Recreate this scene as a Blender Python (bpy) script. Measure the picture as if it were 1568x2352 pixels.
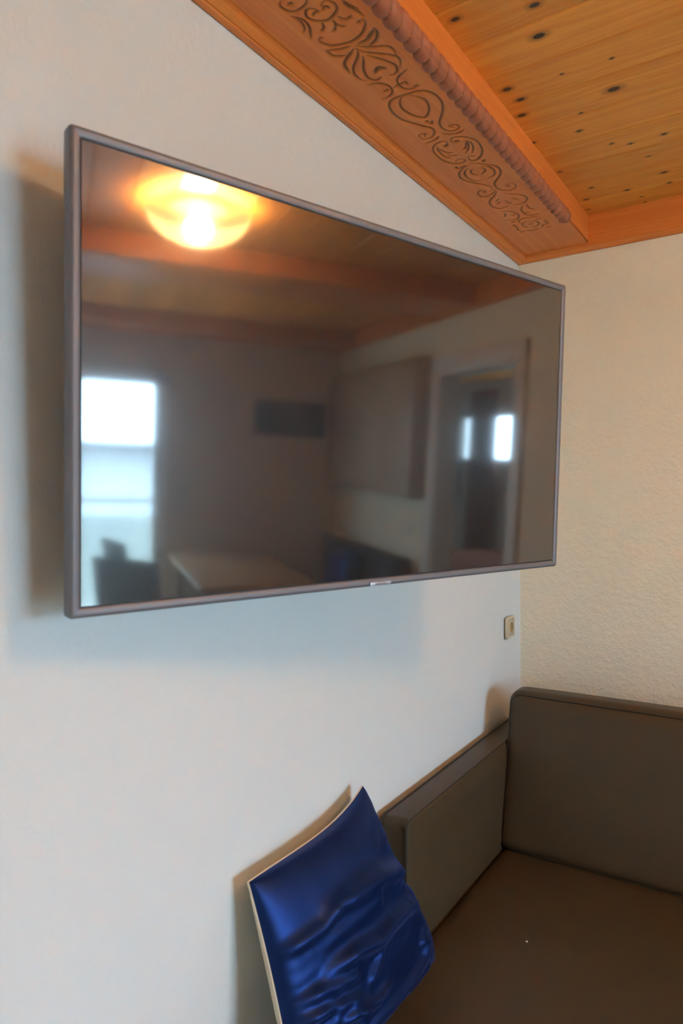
import bpy, bmesh, math, random
import numpy as np
from mathutils import Vector, Matrix

for o in list(bpy.data.objects):
    bpy.data.objects.remove(o, do_unlink=True)
scn = bpy.context.scene
COL = scn.collection
PI = math.pi

# ------------------------------------------------------------------ camera
CAM = Vector((0.9211, -2.6585, 1.5000))
PITCH, ROLL, YAW = -0.019095, -0.009148, 0.584027
fw = Vector((-math.sin(YAW)*math.cos(PITCH), math.cos(YAW)*math.cos(PITCH), math.sin(PITCH)))
r0 = Vector((math.cos(YAW), math.sin(YAW), 0)); u0 = r0.cross(fw)
rt = r0*math.cos(ROLL)+u0*math.sin(ROLL); up = -r0*math.sin(ROLL)+u0*math.cos(ROLL)
cd = bpy.data.cameras.new('camera'); cam = bpy.data.objects.new('camera', cd); COL.objects.link(cam)
cd.sensor_fit = 'VERTICAL'; cd.sensor_height = 36; cd.sensor_width = 24; cd.lens = 24.502
cd.clip_start = 0.05; cd.clip_end = 300
cd.dof.use_dof = True; cd.dof.focus_distance = 2.2; cd.dof.aperture_fstop = 4.5
M = Matrix((( rt.x, up.x, -fw.x, CAM.x), (rt.y, up.y, -fw.y, CAM.y), (rt.z, up.z, -fw.z, CAM.z), (0, 0, 0, 1)))
cam.matrix_world = M
scn.camera = cam

# ------------------------------------------------------------------ world, daylight, exposure
SKY = 10.0
LAMP = 1.9
BULB = 24.0
w = bpy.data.worlds.new('sky'); scn.world = w; w.use_nodes = True
bg = w.node_tree.nodes['Background']
bg.inputs[0].default_value = (0.50, 0.74, 1.0, 1); bg.inputs[1].default_value = SKY
scn.view_settings.view_transform = 'Standard'; scn.view_settings.look = 'None'
scn.view_settings.gamma = 1; scn.view_settings.use_curve_mapping = False
scn.view_settings.exposure = 1.90

sd = bpy.data.lights.new('sun', 'SUN'); sd.energy = 7.0; sd.angle = 0.02; sd.color = (1.0, 0.94, 0.86)
so = bpy.data.objects.new('sun', sd); COL.objects.link(so)      # high behind the building: lights the street side, never enters the room
so.rotation_euler = Vector((0.14, 0.78, -0.60)).to_track_quat('-Z', 'Y').to_euler()
def portal(name, loc, rot, sx, sy):
    l = bpy.data.lights.new(name, 'AREA'); l.shape = 'RECTANGLE'; l.size = sx; l.size_y = sy
    l.cycles.is_portal = True
    o = bpy.data.objects.new(name, l); o.location = loc; o.rotation_euler = rot; COL.objects.link(o)
portal('window_portal', (4.64, -2.05, 1.07), (0, PI/2, 0), 2.05, 1.5)
portal('bedroom_portal', (5.8, 2.66, 1.6), (-PI/2, 0, 0), 2.3, 1.2)

# ------------------------------------------------------------------ node helpers
class NT:
    def __init__(s, name):
        s.m = bpy.data.materials.new(name); s.m.use_nodes = True
        s.t = s.m.node_tree; s.b = s.t.nodes['Principled BSDF']; s.out = s.t.nodes['Material Output']
    def n(s, typ, **kw):
        nd = s.t.nodes.new(typ)
        for k, v in kw.items(): setattr(nd, k, v)
        return nd
    def l(s, a, b): s.t.links.new(a, b)
    def math(s, op, a, b=None, c=None):
        nd = s.n('ShaderNodeMath', operation=op)
        for i, x in enumerate((a, b, c)):
            if x is None: continue
            if isinstance(x, (int, float)): nd.inputs[i].default_value = x
            else: s.l(x, nd.inputs[i])
        return nd.outputs[0]
    def mix(s, fac, a, b, blend='MIX'):
        nd = s.n('ShaderNodeMix', data_type='RGBA', blend_type=blend)
        for i, x in ((0, fac), (6, a), (7, b)):
            if isinstance(x, (int, float)): nd.inputs[i].default_value = x
            elif isinstance(x, tuple): nd.inputs[i].default_value = (*x, 1)
            else: s.l(x, nd.inputs[i])
        return nd.outputs[2]
    def coords(s):
        return s.n('ShaderNodeTexCoord').outputs['Object']
    def mapping(s, v, scale=(1, 1, 1), rot=(0, 0, 0)):
        m = s.n('ShaderNodeMapping'); m.inputs['Scale'].default_value = scale; m.inputs['Rotation'].default_value = rot
        s.l(v, m.inputs[0]); return m.outputs[0]
    def noise(s, v, scale, detail=3, rough=0.5, dist=0):
        nd = s.n('ShaderNodeTexNoise'); s.l(v, nd.inputs['Vector'])
        nd.inputs['Scale'].default_value = scale; nd.inputs['Detail'].default_value = detail
        nd.inputs['Roughness'].default_value = rough; nd.inputs['Distortion'].default_value = dist
        return nd.outputs[0]
    def ramp(s, f, *stops):
        nd = s.n('ShaderNodeValToRGB'); s.l(f, nd.inputs[0]); e = nd.color_ramp.elements
        while len(e) < len(stops): e.new(0.5)
        for el, (p, c) in zip(e, stops):
            el.position = p; el.color = (*c, 1) if isinstance(c, tuple) else (c, c, c, 1)
        return nd.outputs[0]
    def bump(s, h, strength, dist):
        nd = s.n('ShaderNodeBump'); nd.inputs['Strength'].default_value = strength
        nd.inputs['Distance'].default_value = dist; s.l(h, nd.inputs['Height'])
        s.l(nd.outputs[0], s.b.inputs['Normal']); return nd

def plain(name, col, rough=0.5, metal=0.0, var=0.06, vscale=12, **kw):
    t = NT(name); v = t.coords()
    f = t.noise(v, vscale, 4)
    c = t.mix(f, tuple(x*(1-var) for x in col), tuple(min(1, x*(1+var)) for x in col))
    t.l(c, t.b.inputs['Base Color'])
    t.b.inputs['Roughness'].default_value = rough; t.b.inputs['Metallic'].default_value = metal
    for k, x in kw.items(): t.b.inputs[k.replace('_', ' ')].default_value = x
    return t.m

def plaster(name, col, bump, scale=160):
    t = NT(name); v = t.coords()
    big = t.noise(v, 3, 3); f = t.noise(v, scale, 5, 0.6); g = t.noise(v, scale*0.35, 3, 0.6)
    c = t.mix(big, tuple(x*0.97 for x in col), col)
    t.l(c, t.b.inputs['Base Color']); t.b.inputs['Roughness'].default_value = 0.9
    h = t.math('ADD', t.math('MULTIPLY', f, 0.5), t.ramp(g, (0.42, 0.0), (0.62, 1.0)))
    t.bump(h, bump, 0.003)
    return t.m

def wood(name, ca, cb, along='y', rough=0.42, carve=False, pitch=None, y0=0.0, knots=None, grain=38, knotcol=(0.05, 0.02, 0.012)):
    """varnished pine: long streaks along one axis; optional boards across y with their own tone; optional knots"""
    t = NT(name); co = t.coords()
    sep = t.n('ShaderNodeSeparateXYZ'); t.l(co, sep.inputs[0]); x, y, z = sep.outputs
    off = 0.0
    if pitch:
        idx = t.math('FLOOR', t.math('DIVIDE', t.math('SUBTRACT', y, y0), pitch))
        wn = t.n('ShaderNodeTexWhiteNoise', noise_dimensions='1D'); t.l(idx, wn.inputs['W'])
        off = t.math('MULTIPLY', wn.outputs[0], 40.0)
    cmb = t.n('ShaderNodeCombineXYZ')
    ox = t.math('ADD', x, off) if pitch else x
    d = None
    if knots:
        for kx, ky, kr, ks in knots:
            dx = t.math('DIVIDE', t.math('SUBTRACT', x, kx), kr)
            dy = t.math('DIVIDE', t.math('SUBTRACT', y, ky), ks)
            q = t.math('ADD', t.math('MULTIPLY', dx, dx), t.math('MULTIPLY', dy, dy))
            d = q if d is None else t.math('MINIMUM', d, q)
        d = t.math('SQRT', d)
        push = t.math('MULTIPLY', t.math('POWER', 2.718, t.math('MULTIPLY', d, -0.8)), 0.016)
        yy = t.math('ADD', y, push)
    else: yy = y
    for i, s_ in enumerate((ox, yy, z)): t.l(s_, cmb.inputs[i])
    sc = {'x': (1.2, grain, grain), 'y': (grain, 1.2, grain), 'z': (grain, grain, 1.2)}[along]
    v = t.mapping(cmb.outputs[0], sc)
    n1 = t.noise(v, 1.0, 6, 0.62, 0.6)
    sc2 = {'x': (0.5, 9, 9), 'y': (9, 0.5, 9), 'z': (9, 9, 0.5)}[along]
    n2 = t.noise(t.mapping(cmb.outputs[0], sc2), 1.0, 3, 0.5, 1.5)
    bands = t.math('SINE', t.math('MULTIPLY', n2, 55.0))
    f = t.math('ADD', t.math('MULTIPLY', n1, 0.75), t.math('MULTIPLY', bands, 0.09))
    fac = t.ramp(f, (0.28, 0.0), (0.62, 1.0))
    c = t.mix(fac, cb, ca)
    if pitch:
        tone = t.math('ADD', t.math('MULTIPLY', wn.outputs[0], 0.30), 0.82)
        tc = t.n('ShaderNodeCombineColor'); [t.l(tone, tc.inputs[i]) for i in range(3)]
        c = t.mix(1.0, c, tc.outputs[0], 'MULTIPLY')
    if knots:
        c = t.mix(t.ramp(d, (0.0, 1.0), (0.33, 0.8), (0.8, 0.0)), c, tuple(q*0.45 for q in cb))
        # elements beyond the core: dark heart of the knot
        c = t.mix(t.ramp(d, (0.0, 1.0), (0.27, 1.0), (0.36, 0.0)), c, knotcol)
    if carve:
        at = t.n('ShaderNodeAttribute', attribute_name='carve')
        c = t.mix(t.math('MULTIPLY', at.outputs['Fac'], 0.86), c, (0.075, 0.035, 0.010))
    t.l(c, t.b.inputs['Base Color'])
    t.b.inputs['Roughness'].default_value = rough
    t.bump(n1, 0.12, 0.001)
    return t.m

# ------------------------------------------------------------------ mesh helpers
def link(name, bm, mat, parent=None, smooth=False):
    me = bpy.data.meshes.new(name); bm.normal_update(); bm.to_mesh(me); bm.free()
    if mat: me.materials.append(mat)
    o = bpy.data.objects.new(name, me); COL.objects.link(o)
    if parent: o.parent = parent
    if smooth:
        for p in me.polygons: p.use_smooth = True
        try: me.set_sharp_from_angle(angle=math.radians(40))
        except Exception: pass
    return o
def meshobj(name, verts, faces, mat, parent=None, smooth=True):
    me = bpy.data.meshes.new(name); me.from_pydata([tuple(v) for v in verts], [], faces); me.update()
    me.materials.append(mat); o = bpy.data.objects.new(name, me); COL.objects.link(o)
    if parent: o.parent = parent
    if smooth:
        for p in me.polygons: p.use_smooth = True
    return o
def box(bm, x0, x1, y0, y1, z0, z1, r=0.0, seg=3):
    b = bmesh.new(); bmesh.ops.create_cube(b, size=1)
    for v in b.verts:
        v.co = Vector(((x0+x1)/2+v.co.x*(x1-x0), (y0+y1)/2+v.co.y*(y1-y0), (z0+z1)/2+v.co.z*(z1-z0)))
    if r > 0:
        bmesh.ops.bevel(b, geom=list(b.edges), offset=r, segments=seg, profile=0.5, affect='EDGES')
    me = bpy.data.meshes.new('tmp'); b.to_mesh(me); b.free(); bm.from_mesh(me); bpy.data.meshes.remove(me)
    return bm
def boxobj(name, dims, mat, parent=None, r=0.0, seg=3):
    bm = bmesh.new(); box(bm, *dims, r=r, seg=seg); return link(name, bm, mat, parent, smooth=r > 0)
def prism(bm, pts, axis, a, b):
    """extrude a closed 2-D outline (list of pairs) along an axis from a to b"""
    def P(q, t):
        return {'x': (t, q[0], q[1]), 'y': (q[0], t, q[1]), 'z': (q[0], q[1], t)}[axis]
    A = [bm.verts.new(P(q, a)) for q in pts]; B = [bm.verts.new(P(q, b)) for q in pts]
    n = len(pts)
    for i in range(n): bm.faces.new((A[i], A[(i+1) % n], B[(i+1) % n], B[i]))
    bm.faces.new(A[::-1]); bm.faces.new(B)
    bmesh.ops.recalc_face_normals(bm, faces=bm.faces)
def rounded(pts, radii, n=6):
    """round the corners of an outline"""
    out = []; N = len(pts)
    for i in range(N):
        p = Vector(pts[i]); a = Vector(pts[i-1]); b = Vector(pts[(i+1) % N]); r = radii[i]
        if r <= 0: out.append(tuple(p)); continue
        da = (a-p).normalized(); db = (b-p).normalized()
        ang = math.acos(max(-1, min(1, da.dot(db)))); d = r/math.tan(ang/2)
        c = p+(da+db).normalized()*(r/math.sin(ang/2))
        s = p+da*d-c; e = p+db*d-c
        a0 = math.atan2(s.y, s.x); a1 = math.atan2(e.y, e.x)
        while a1-a0 > PI: a1 -= 2*PI
        while a1-a0 < -PI: a1 += 2*PI
        for k in range(n+1):
            t = a0+(a1-a0)*k/n; out.append((c.x+math.cos(t)*r, c.y+math.sin(t)*r))
    return out
def tube(bm, path, r, n=8, closed=False):
    path = [Vector(q) for q in path]; rings = []; N = len(path)
    prev = None
    for i, p in enumerate(path):
        if closed: d = (path[(i+1) % N]-path[i-1]).normalized()
        else: d = (path[min(i+1, N-1)]-path[max(i-1, 0)]).normalized()
        if prev is None: a = d.orthogonal().normalized()
        else:
            a = prev-d*prev.dot(d); a.normalize()
        prev = a; b = d.cross(a)
        rings.append([bm.verts.new(p+(a*math.cos(2*PI*k/n)+b*math.sin(2*PI*k/n))*r) for k in range(n)])
    for i in range(N if closed else N-1):
        A = rings[i]; B = rings[(i+1) % N]
        for k in range(n): bm.faces.new((A[k], A[(k+1) % n], B[(k+1) % n], B[k]))
    if not closed:
        bm.faces.new(rings[0][::-1]); bm.faces.new(rings[-1])
    bmesh.ops.recalc_face_normals(bm, faces=bm.faces)
def lathe(bm, prof, cx, cy, n=48):
    rings = []
    for r, z in prof:
        rings.append([bm.verts.new((cx+r*math.cos(2*PI*k/n), cy+r*math.sin(2*PI*k/n), z)) for k in range(n)] if r > 1e-6 else [bm.verts.new((cx, cy, z))])
    for A, B in zip(rings, rings[1:]):
        for k in range(n):
            q = [A[k % len(A)], A[(k+1) % len(A)], B[(k+1) % len(B)], B[k % len(B)]]
            q = list(dict.fromkeys(q))
            if len(q) > 2: bm.faces.new(q)
    bmesh.ops.recalc_face_normals(bm, faces=bm.faces)
def bevel_mod(o, w, seg=3):
    m = o.modifiers.new('bevel', 'BEVEL'); m.width = w; m.segments = seg; m.limit_method = 'ANGLE'
    for p in o.data.polygons: p.use_smooth = True
    wn = o.modifiers.new('wn', 'WEIGHTED_NORMAL'); wn.keep_sharp = True
    return o
def struct(o, label=None):
    o['kind'] = 'structure'
    if label: o['label'] = label
    return o
def thing(name, label, cat, loc=(0, 0, 0), group=None):
    o = bpy.data.objects.new(name, None); COL.objects.link(o); o.location = loc; o.empty_display_size = 0.05
    o['label'] = label; o['category'] = cat
    if group: o['group'] = group
    return o
def place(o, root):
    """parent a mesh built in room coordinates to a thing's base"""
    o.parent = root; o.matrix_parent_inverse = Matrix.Translation(-Vector(root.location)); return o

# ------------------------------------------------------------------ materials
WHITE = (0.715, 0.752, 0.750)
m_wallA = plaster('smooth_plaster', WHITE, 0.12, 120)
m_wallC = plaster('warm_plaster', (0.74, 0.62, 0.50), 0.3, 130)
m_wallB = plaster('rough_plaster', (0.93, 0.855, 0.67), 0.45, 130)
KN = [(.301,-1.263,.030,.020),(.455,-1.21,.034,.022),(.432,-1.109,.042,.027),(.302,-.954,.034,.024),(.315,-.891,.032,.022),
 (.293,-.817,.034,.022),(.548,-.935,.014,.010),(.434,-.94,.012,.009),(.524,-.803,.046,.030),(.399,-.648,.022,.016),
 (.427,-.738,.016,.010),(.458,-.523,.018,.012),(.503,-.492,.020,.013),(.593,-.495,.022,.016),(.533,-.381,.020,.010),
 (.554,-.241,.032,.018),(.337,-.26,.020,.014),(.431,-.172,.024,.018),(.557,-.151,.020,.012),(.283,-.432,.018,.014),
 (.299,-.176,.024,.016),(.283,-.087,.026,.010),(.461,-.09,.014,.010),(.463,-.037,.014,.010),(.272,-.657,.018,.016),
 (.72,-.66,.03,.02),(.81,-1.08,.032,.02),(.95,-.42,.03,.02),(.78,-1.35,.03,.02),(.5,-1.5,.034,.022),(1.05,-.9,.03,.02),(.9,-.2,.026,.018)]
PINE_A, PINE_B = (0.93, 0.41, 0.066), (0.82, 0.29, 0.038)
m_planks = wood('pine_planks', PINE_A, PINE_B, 'x', 0.45, pitch=0.1425, y0=-0.0165, knots=KN)
BRD_A, BRD_B = (0.82, 0.265, 0.052), (0.72, 0.200, 0.036)
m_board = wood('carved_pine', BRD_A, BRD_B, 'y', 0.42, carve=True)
m_beam = wood('varnished_pine', BRD_A, BRD_B, 'y', 0.42)
m_trimB = wood('varnished_pine_across', BRD_A, BRD_B, 'x', 0.42)
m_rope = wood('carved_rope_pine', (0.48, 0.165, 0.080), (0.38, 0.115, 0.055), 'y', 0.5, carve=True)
m_floor = wood('oak_floor', (0.74, 0.58, 0.40), (0.64, 0.48, 0.31), 'x', 0.4, pitch=0.14, y0=0)
m_table = wood('table_wood', (0.62, 0.38, 0.20), (0.50, 0.29, 0.14), 'x', 0.35)
m_white = plain('white_paint', (0.80, 0.77, 0.71), 0.4)
m_cabinet = plain('beige_laminate', (0.50, 0.37, 0.26), 0.5)
m_dark = plain('dark_fabric', (0.035, 0.032, 0.04), 0.8)

# ================================================================== ROOM SHELL
RX, RY, CZ, BZ = 4.5, -4.2, 2.52, 2.42      # room extent, plank height, board height
struct(boxobj('floor', (-0.12, RX+0.12, RY-0.12, 0.0, -0.1, 0.0), m_floor))
struct(boxobj('wall_left', (-0.12, 0.0, RY-0.12, 0.12, 0.0, CZ+0.1), m_wallA), 'white plastered wall behind the television')
# wall_front (the one the sofa backs onto) with the bedroom doorway
DX0, DX1, DZ = 2.07, 2.86, 2.09
bm = bmesh.new()
box(bm, 0.0, DX0, 0, 0.12, 0, CZ+0.1); box(bm, DX1, RX+0.12, 0, 0.12, 0, CZ+0.1); box(bm, DX0, DX1, 0, 0.12, DZ, CZ+0.1)
struct(link('wall_front', bm, m_wallB), 'beige rough-plastered wall behind the brown sofa')
# wall_right with the balcony door
WY0, WY1, WZ = -2.80, -1.38, 2.13
bm = bmesh.new()
box(bm, RX, RX+0.14, WY1, 0, 0, CZ+0.1); box(bm, RX, RX+0.14, RY-0.12, WY0, 0, CZ+0.1); box(bm, RX, RX+0.14, WY0, WY1, WZ, CZ+0.1)
struct(link('wall_right', bm, m_wallC))
struct(boxobj('wall_back', (0.0, RX, RY-0.12, RY, 0, CZ+0.1), m_wallA))

# plank ceiling: tongue-and-groove boards running along x, one mesh, real V grooves
PITCH_P = 0.1425
prof = []
y = -0.0165+PITCH_P
ys = []
k = 0
yy = -0.0165
prof.append((0.0, CZ))
while yy > RY:
    prof += [(yy+0.0045, CZ), (yy, CZ+0.007), (yy-0.0045, CZ)]
    yy -= PITCH_P
prof.append((RY, CZ))
prof += [(RY, CZ+0.08), (0.0, CZ+0.08)]
bm = bmesh.new(); prism(bm, prof, 'x', 0.0, RX)
struct(link('ceiling', bm, m_planks), 'ceiling of knotty orange pine planks')

# ------------------------------------------------------------------ carved beam along the left wall
BX = 0.270
beam = thing('carved_ceiling_beam', 'wide orange pine ceiling beam carved with scrollwork, running along the television wall', 'beam', (0.14, -2.1, BZ))
def place_(o): return place(o, beam)
# core of the beam, above the carved face board
bm = bmesh.new()
prism(bm, [(0.0, BZ+0.006), (BX, BZ+0.006), (BX, CZ+0.002), (0.0, CZ+0.002)], 'y', RY, -0.001)
place_(link('beam_core', bm, m_beam))
# groove centre lines on the board, in tenths of a millimetre (x, y, x, y, ...), with a width
CARVING = [
  (3, [1146,-16263,1066,-16191,1047,-16097,1085,-15985,1162,-15899,1273,-15879,1398,-15901,1507,-15954,1594,-16041]),
  (7, [1246,-16132,1250,-16076]),
  (3, [1064,-15834,1098,-15711,1105,-15570,1079,-15449,1027,-15368,965,-15339]),
  (3, [1132,-15755,1171,-15638,1179,-15497,1148,-15356,1066,-15222,992,-15103]),
  (3, [1574,-15631,1543,-15717,1486,-15788,1402,-15801,1334,-15750,1284,-15651,1298,-15552,1361,-15464,1462,-15384,1563,-15349,1689,-15375,1819,-15442,1904,-15536,1923,-15630,1900,-15729,1851,-15788,1778,-15802,1712,-15752,1692,-15701]),
  (3, [1574,-15631,1511,-15651,1448,-15639,1400,-15594]),
  (3, [1646,-15625,1693,-15669,1754,-15670,1796,-15609]),
  (2.5, [1435,-15368,1413,-15268,1352,-15193,1265,-15194]),
  (4, [1286,-15179,1313,-15149]),
  (2.5, [1637,-15299,1638,-15207,1606,-15137,1547,-15061,1454,-15029]),
  (4, [1498,-15047,1552,-15034]),
  (2.5, [1627,-15215,1643,-15123,1692,-15055,1761,-15020]),
  (3, [1784,-15333,1811,-15237,1875,-15171,1969,-15174,2024,-15225]),
  (3, [2092,-15661,2076,-15547,2090,-15431,2134,-15315,2179,-15197,2199,-15074]),
  (2.5, [2113,-15626,2117,-15519,2145,-15425,2183,-15346,2230,-15303]),
  (3.2, [1184,-15022,1116,-14995,1090,-14901,1122,-14805,1182,-14701,1299,-14633,1434,-14592,1573,-14559,1728,-14578,1890,-14637,2017,-14741,2109,-14841,2147,-14952,2123,-15024]),
  (6, [2046,-14998,2048,-14951]),
  (4, [1178,-15013,1171,-14981]),
  (3, [1026,-14643,1077,-14587,1162,-14550,1266,-14501,1384,-14473,1520,-14455]),
  (3, [1026,-14643,1026,-14513,1056,-14394,1142,-14314,1295,-14253]),
  (4, [1515,-14341,1372,-14245,1216,-14152,1100,-14050,1053,-13945,1029,-13821,1015,-13712]),
  (3.2, [1581,-14339,1534,-14200,1428,-14052,1290,-13921,1179,-13813,1084,-13641,1070,-13506,1087,-13373,1156,-13276]),
  (3.2, [1562,-14049,1475,-13886,1351,-13695,1283,-13529,1250,-13359,1279,-13242,1354,-13153,1451,-13173,1511,-13217]),
  (4, [1665,-14430,1757,-14429,1858,-14422,1975,-14465,2090,-14548,2192,-14656]),
  (4, [2192,-14656,2183,-14544,2129,-14421,2033,-14324,1925,-14273,1820,-14230]),
  (5, [1921,-14482,2055,-14532,2142,-14592]),
  (3, [1614,-14412,1703,-14299,1830,-14202,1970,-14128,2091,-14066,2163,-13964,2177,-13826,2148,-13693]),
  (3, [1591,-14290,1638,-14150,1733,-14042,1857,-13936,1986,-13815,2088,-13691,2138,-13568,2119,-13447,2023,-13283]),
  (3, [1639,-14019,1720,-13886,1803,-13752,1881,-13609,1947,-13439,1950,-13310,1889,-13187,1791,-13135,1701,-13172]),
  (5, [1611,-13553,1467,-13404]),
  (5, [1611,-13553,1665,-13469,1734,-13399]),
  (6, [1591,-13508,1542,-13448]),
  (3, [1452,-13390,1581,-13444,1670,-13431]),
  (2.5, [1106,-13123,1220,-13095,1332,-13044,1434,-12924,1484,-12788,1473,-12655]),
  (2.8, [1261,-13067,1373,-12990,1457,-12863,1479,-12708,1438,-12579,1356,-12491,1256,-12456,1086,-12469]),
  (4, [1324,-12686,1422,-12705]),
  (3, [1255,-12705,1324,-12686]),
  (3, [1524,-12705,1643,-12722,1755,-12729,1849,-12734,1856,-12646]),
  (3, [2122,-13132,1985,-13070,1862,-13009,1753,-12922,1698,-12795,1677,-12643,1717,-12517,1814,-12436,1938,-12437,2071,-12458]),
  (4, [1943,-12447,2042,-12491]),
  (3.2, [1952,-10399,1869,-10507,1992,-10525,2074,-10452,2071,-10317,1967,-10249,1835,-10252,1727,-10379,1694,-10575,1761,-10803,1899,-11007,2044,-11229,2160,-11492,2192,-11742,2174,-11960,2113,-12118,2015,-12228,1861,-12290,1707,-12294,1471,-12324,1283,-12304,1151,-12213,1056,-12031,1020,-11835,1025,-11573,1094,-11327,1215,-11110,1337,-10889,1456,-10722,1487,-10579,1428,-10406,1291,-10284,1115,-10277,1045,-10380,1069,-10546,1192,-10568,1281,-10507]),
  (3, [1575,-12311,1447,-12222,1333,-12028,1288,-11841,1310,-11637,1380,-11427,1471,-11283,1581,-11208,1732,-11347,1854,-11578,1903,-11820,1866,-11995,1766,-12166,1644,-12293]),
  (4, [1507,-11060,1544,-10968]),
  (3, [1538,-10956,1587,-10854,1649,-10997]),
  (2.5, [1217,-10515,1163,-10408]),
  (2.8, [1600,-10324,1696,-10168,1862,-10090,2001,-10102,2112,-10149]),
  (2.8, [1024,-10096,1197,-10090,1355,-10130,1472,-10232]),
  (5, [1666,-9744,1802,-9701]),
  (3, [1618,-9742,1636,-9866,1712,-9948,1840,-9926,1975,-9817,2089,-9656,2158,-9457,2158,-9199,2106,-8918,1984,-8675,1833,-8519,1696,-8500,1620,-8589,1645,-8779,1737,-8790,1806,-8724]),
  (2.6, [1902,-9683,1951,-9548,1912,-9368,1825,-9182,1681,-9030]),
  (2.6, [1904,-9546,1847,-9378,1764,-9260,1698,-9252]),
  (2.6, [1973,-9600,2012,-9438,1980,-9252,1905,-9056,1822,-8933]),
  (4, [1354,-9717,1402,-9649,1493,-9760]),
  (3, [1499,-9790,1488,-9900,1381,-9940,1236,-9902,1081,-9764,995,-9538,976,-9295,983,-9066,1042,-8874,1146,-8667,1279,-8595,1400,-8570,1514,-8625,1477,-8745,1377,-8814,1275,-8751]),
  (2.6, [1197,-9755,1133,-9587,1115,-9346,1136,-9148,1234,-9006]),
  (2.6, [1183,-9624,1228,-9414,1301,-9292,1411,-9252]),
  (2.6, [1225,-9198,1336,-9085,1478,-9042]),
  (4, [1149,-8451,1120,-8331]),
  (2.8, [1107,-8320,1230,-8295,1405,-8392]),
  (4, [1873,-8302,1964,-8391]),
  (2.6, [1480,-8063,1376,-7974,1354,-7764,1459,-7651]),
  (2.6, [1653,-8043,1737,-7926,1732,-7769,1583,-7627]),
  (2.8, [1442,-8169,1299,-8108,1172,-7911,1134,-7645,1196,-7388,1309,-7289,1450,-7299]),
  (2.8, [1723,-8094,1877,-7988,1944,-7744,1909,-7484,1781,-7324,1603,-7300]),
  (2.8, [1453,-8352,1235,-8217,1059,-8047,974,-7807,984,-7596,1077,-7377,1212,-7154,1356,-6948,1461,-6743,1460,-6527,1360,-6432]),
  (2.8, [1575,-8454,1765,-8254,1926,-8073,2065,-7884,2101,-7621,2015,-7339,1846,-7104,1656,-6873,1592,-6599,1633,-6380,1774,-6201,1946,-6164,2106,-6297,2110,-6507,1980,-6597,1844,-6558]),
  (5, [1885,-6503,1966,-6447]),
  (2.8, [1509,-6438,1375,-6254,1120,-6148,985,-6241,1001,-6541,1171,-6645,1244,-6512]),
  (5, [1160,-6514,1218,-6447]),
  (2.8, [1509,-6329,1340,-6053,1132,-5850,1005,-5582,998,-5282,1118,-5075,1313,-5064,1436,-5101]),
  (2.6, [1658,-6114,1826,-5886,2011,-5702,2115,-5459,2086,-5248,1937,-5056,1783,-5043,1618,-5127]),
  (2.6, [1490,-5543,1523,-5283,1627,-5330]),
  (2.4, [1215,-5616,1388,-5789]),
  (2.4, [1186,-5426,1361,-5574]),
  (2.4, [1694,-5635,1856,-5378]),
  (2.4, [1956,-4923,1926,-4577,2070,-4291]),
  (2.4, [1836,-4885,1681,-4623,1647,-4266,1737,-4009,1916,-3950,2076,-3969]),
  (2.4, [1664,-4254,1806,-4284]),
  (2.4, [1096,-4839,1274,-4717,1415,-4491,1458,-4203,1338,-3956,1136,-3963,935,-4102]),
  (2.4, [1146,-4613,1098,-4453,1014,-4347]),
  (2.4, [1251,-4347,1396,-4311]),
  (2.4, [1990,-3768,1765,-3826,1511,-3870,1300,-3781,1279,-3522]),
  (2.4, [1039,-3758,1207,-3778]),
  (2.4, [1147,-3475,1015,-3497,1049,-3262,1005,-3004,1060,-2821]),
  (2.4, [1000,-2715,1155,-2754]),
  (2.4, [1501,-3573,1315,-3428,1275,-3175,1368,-3040]),
  (2.4, [1538,-3480,1777,-3382,1779,-3105,1613,-2941,1490,-2990]),
  (2.4, [1482,-3242,1631,-3278]),
  (2.4, [1813,-3560,1994,-3501]),
  (2.4, [2015,-3353,2039,-2995,1892,-2958,1763,-2765]),
  (2.4, [1175,-2814,1394,-2698,1679,-2716]),
  (2.4, [1904,-2703,2072,-2657]),
  (2.4, [2034,-3271,2019,-3077]),
]
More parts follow.
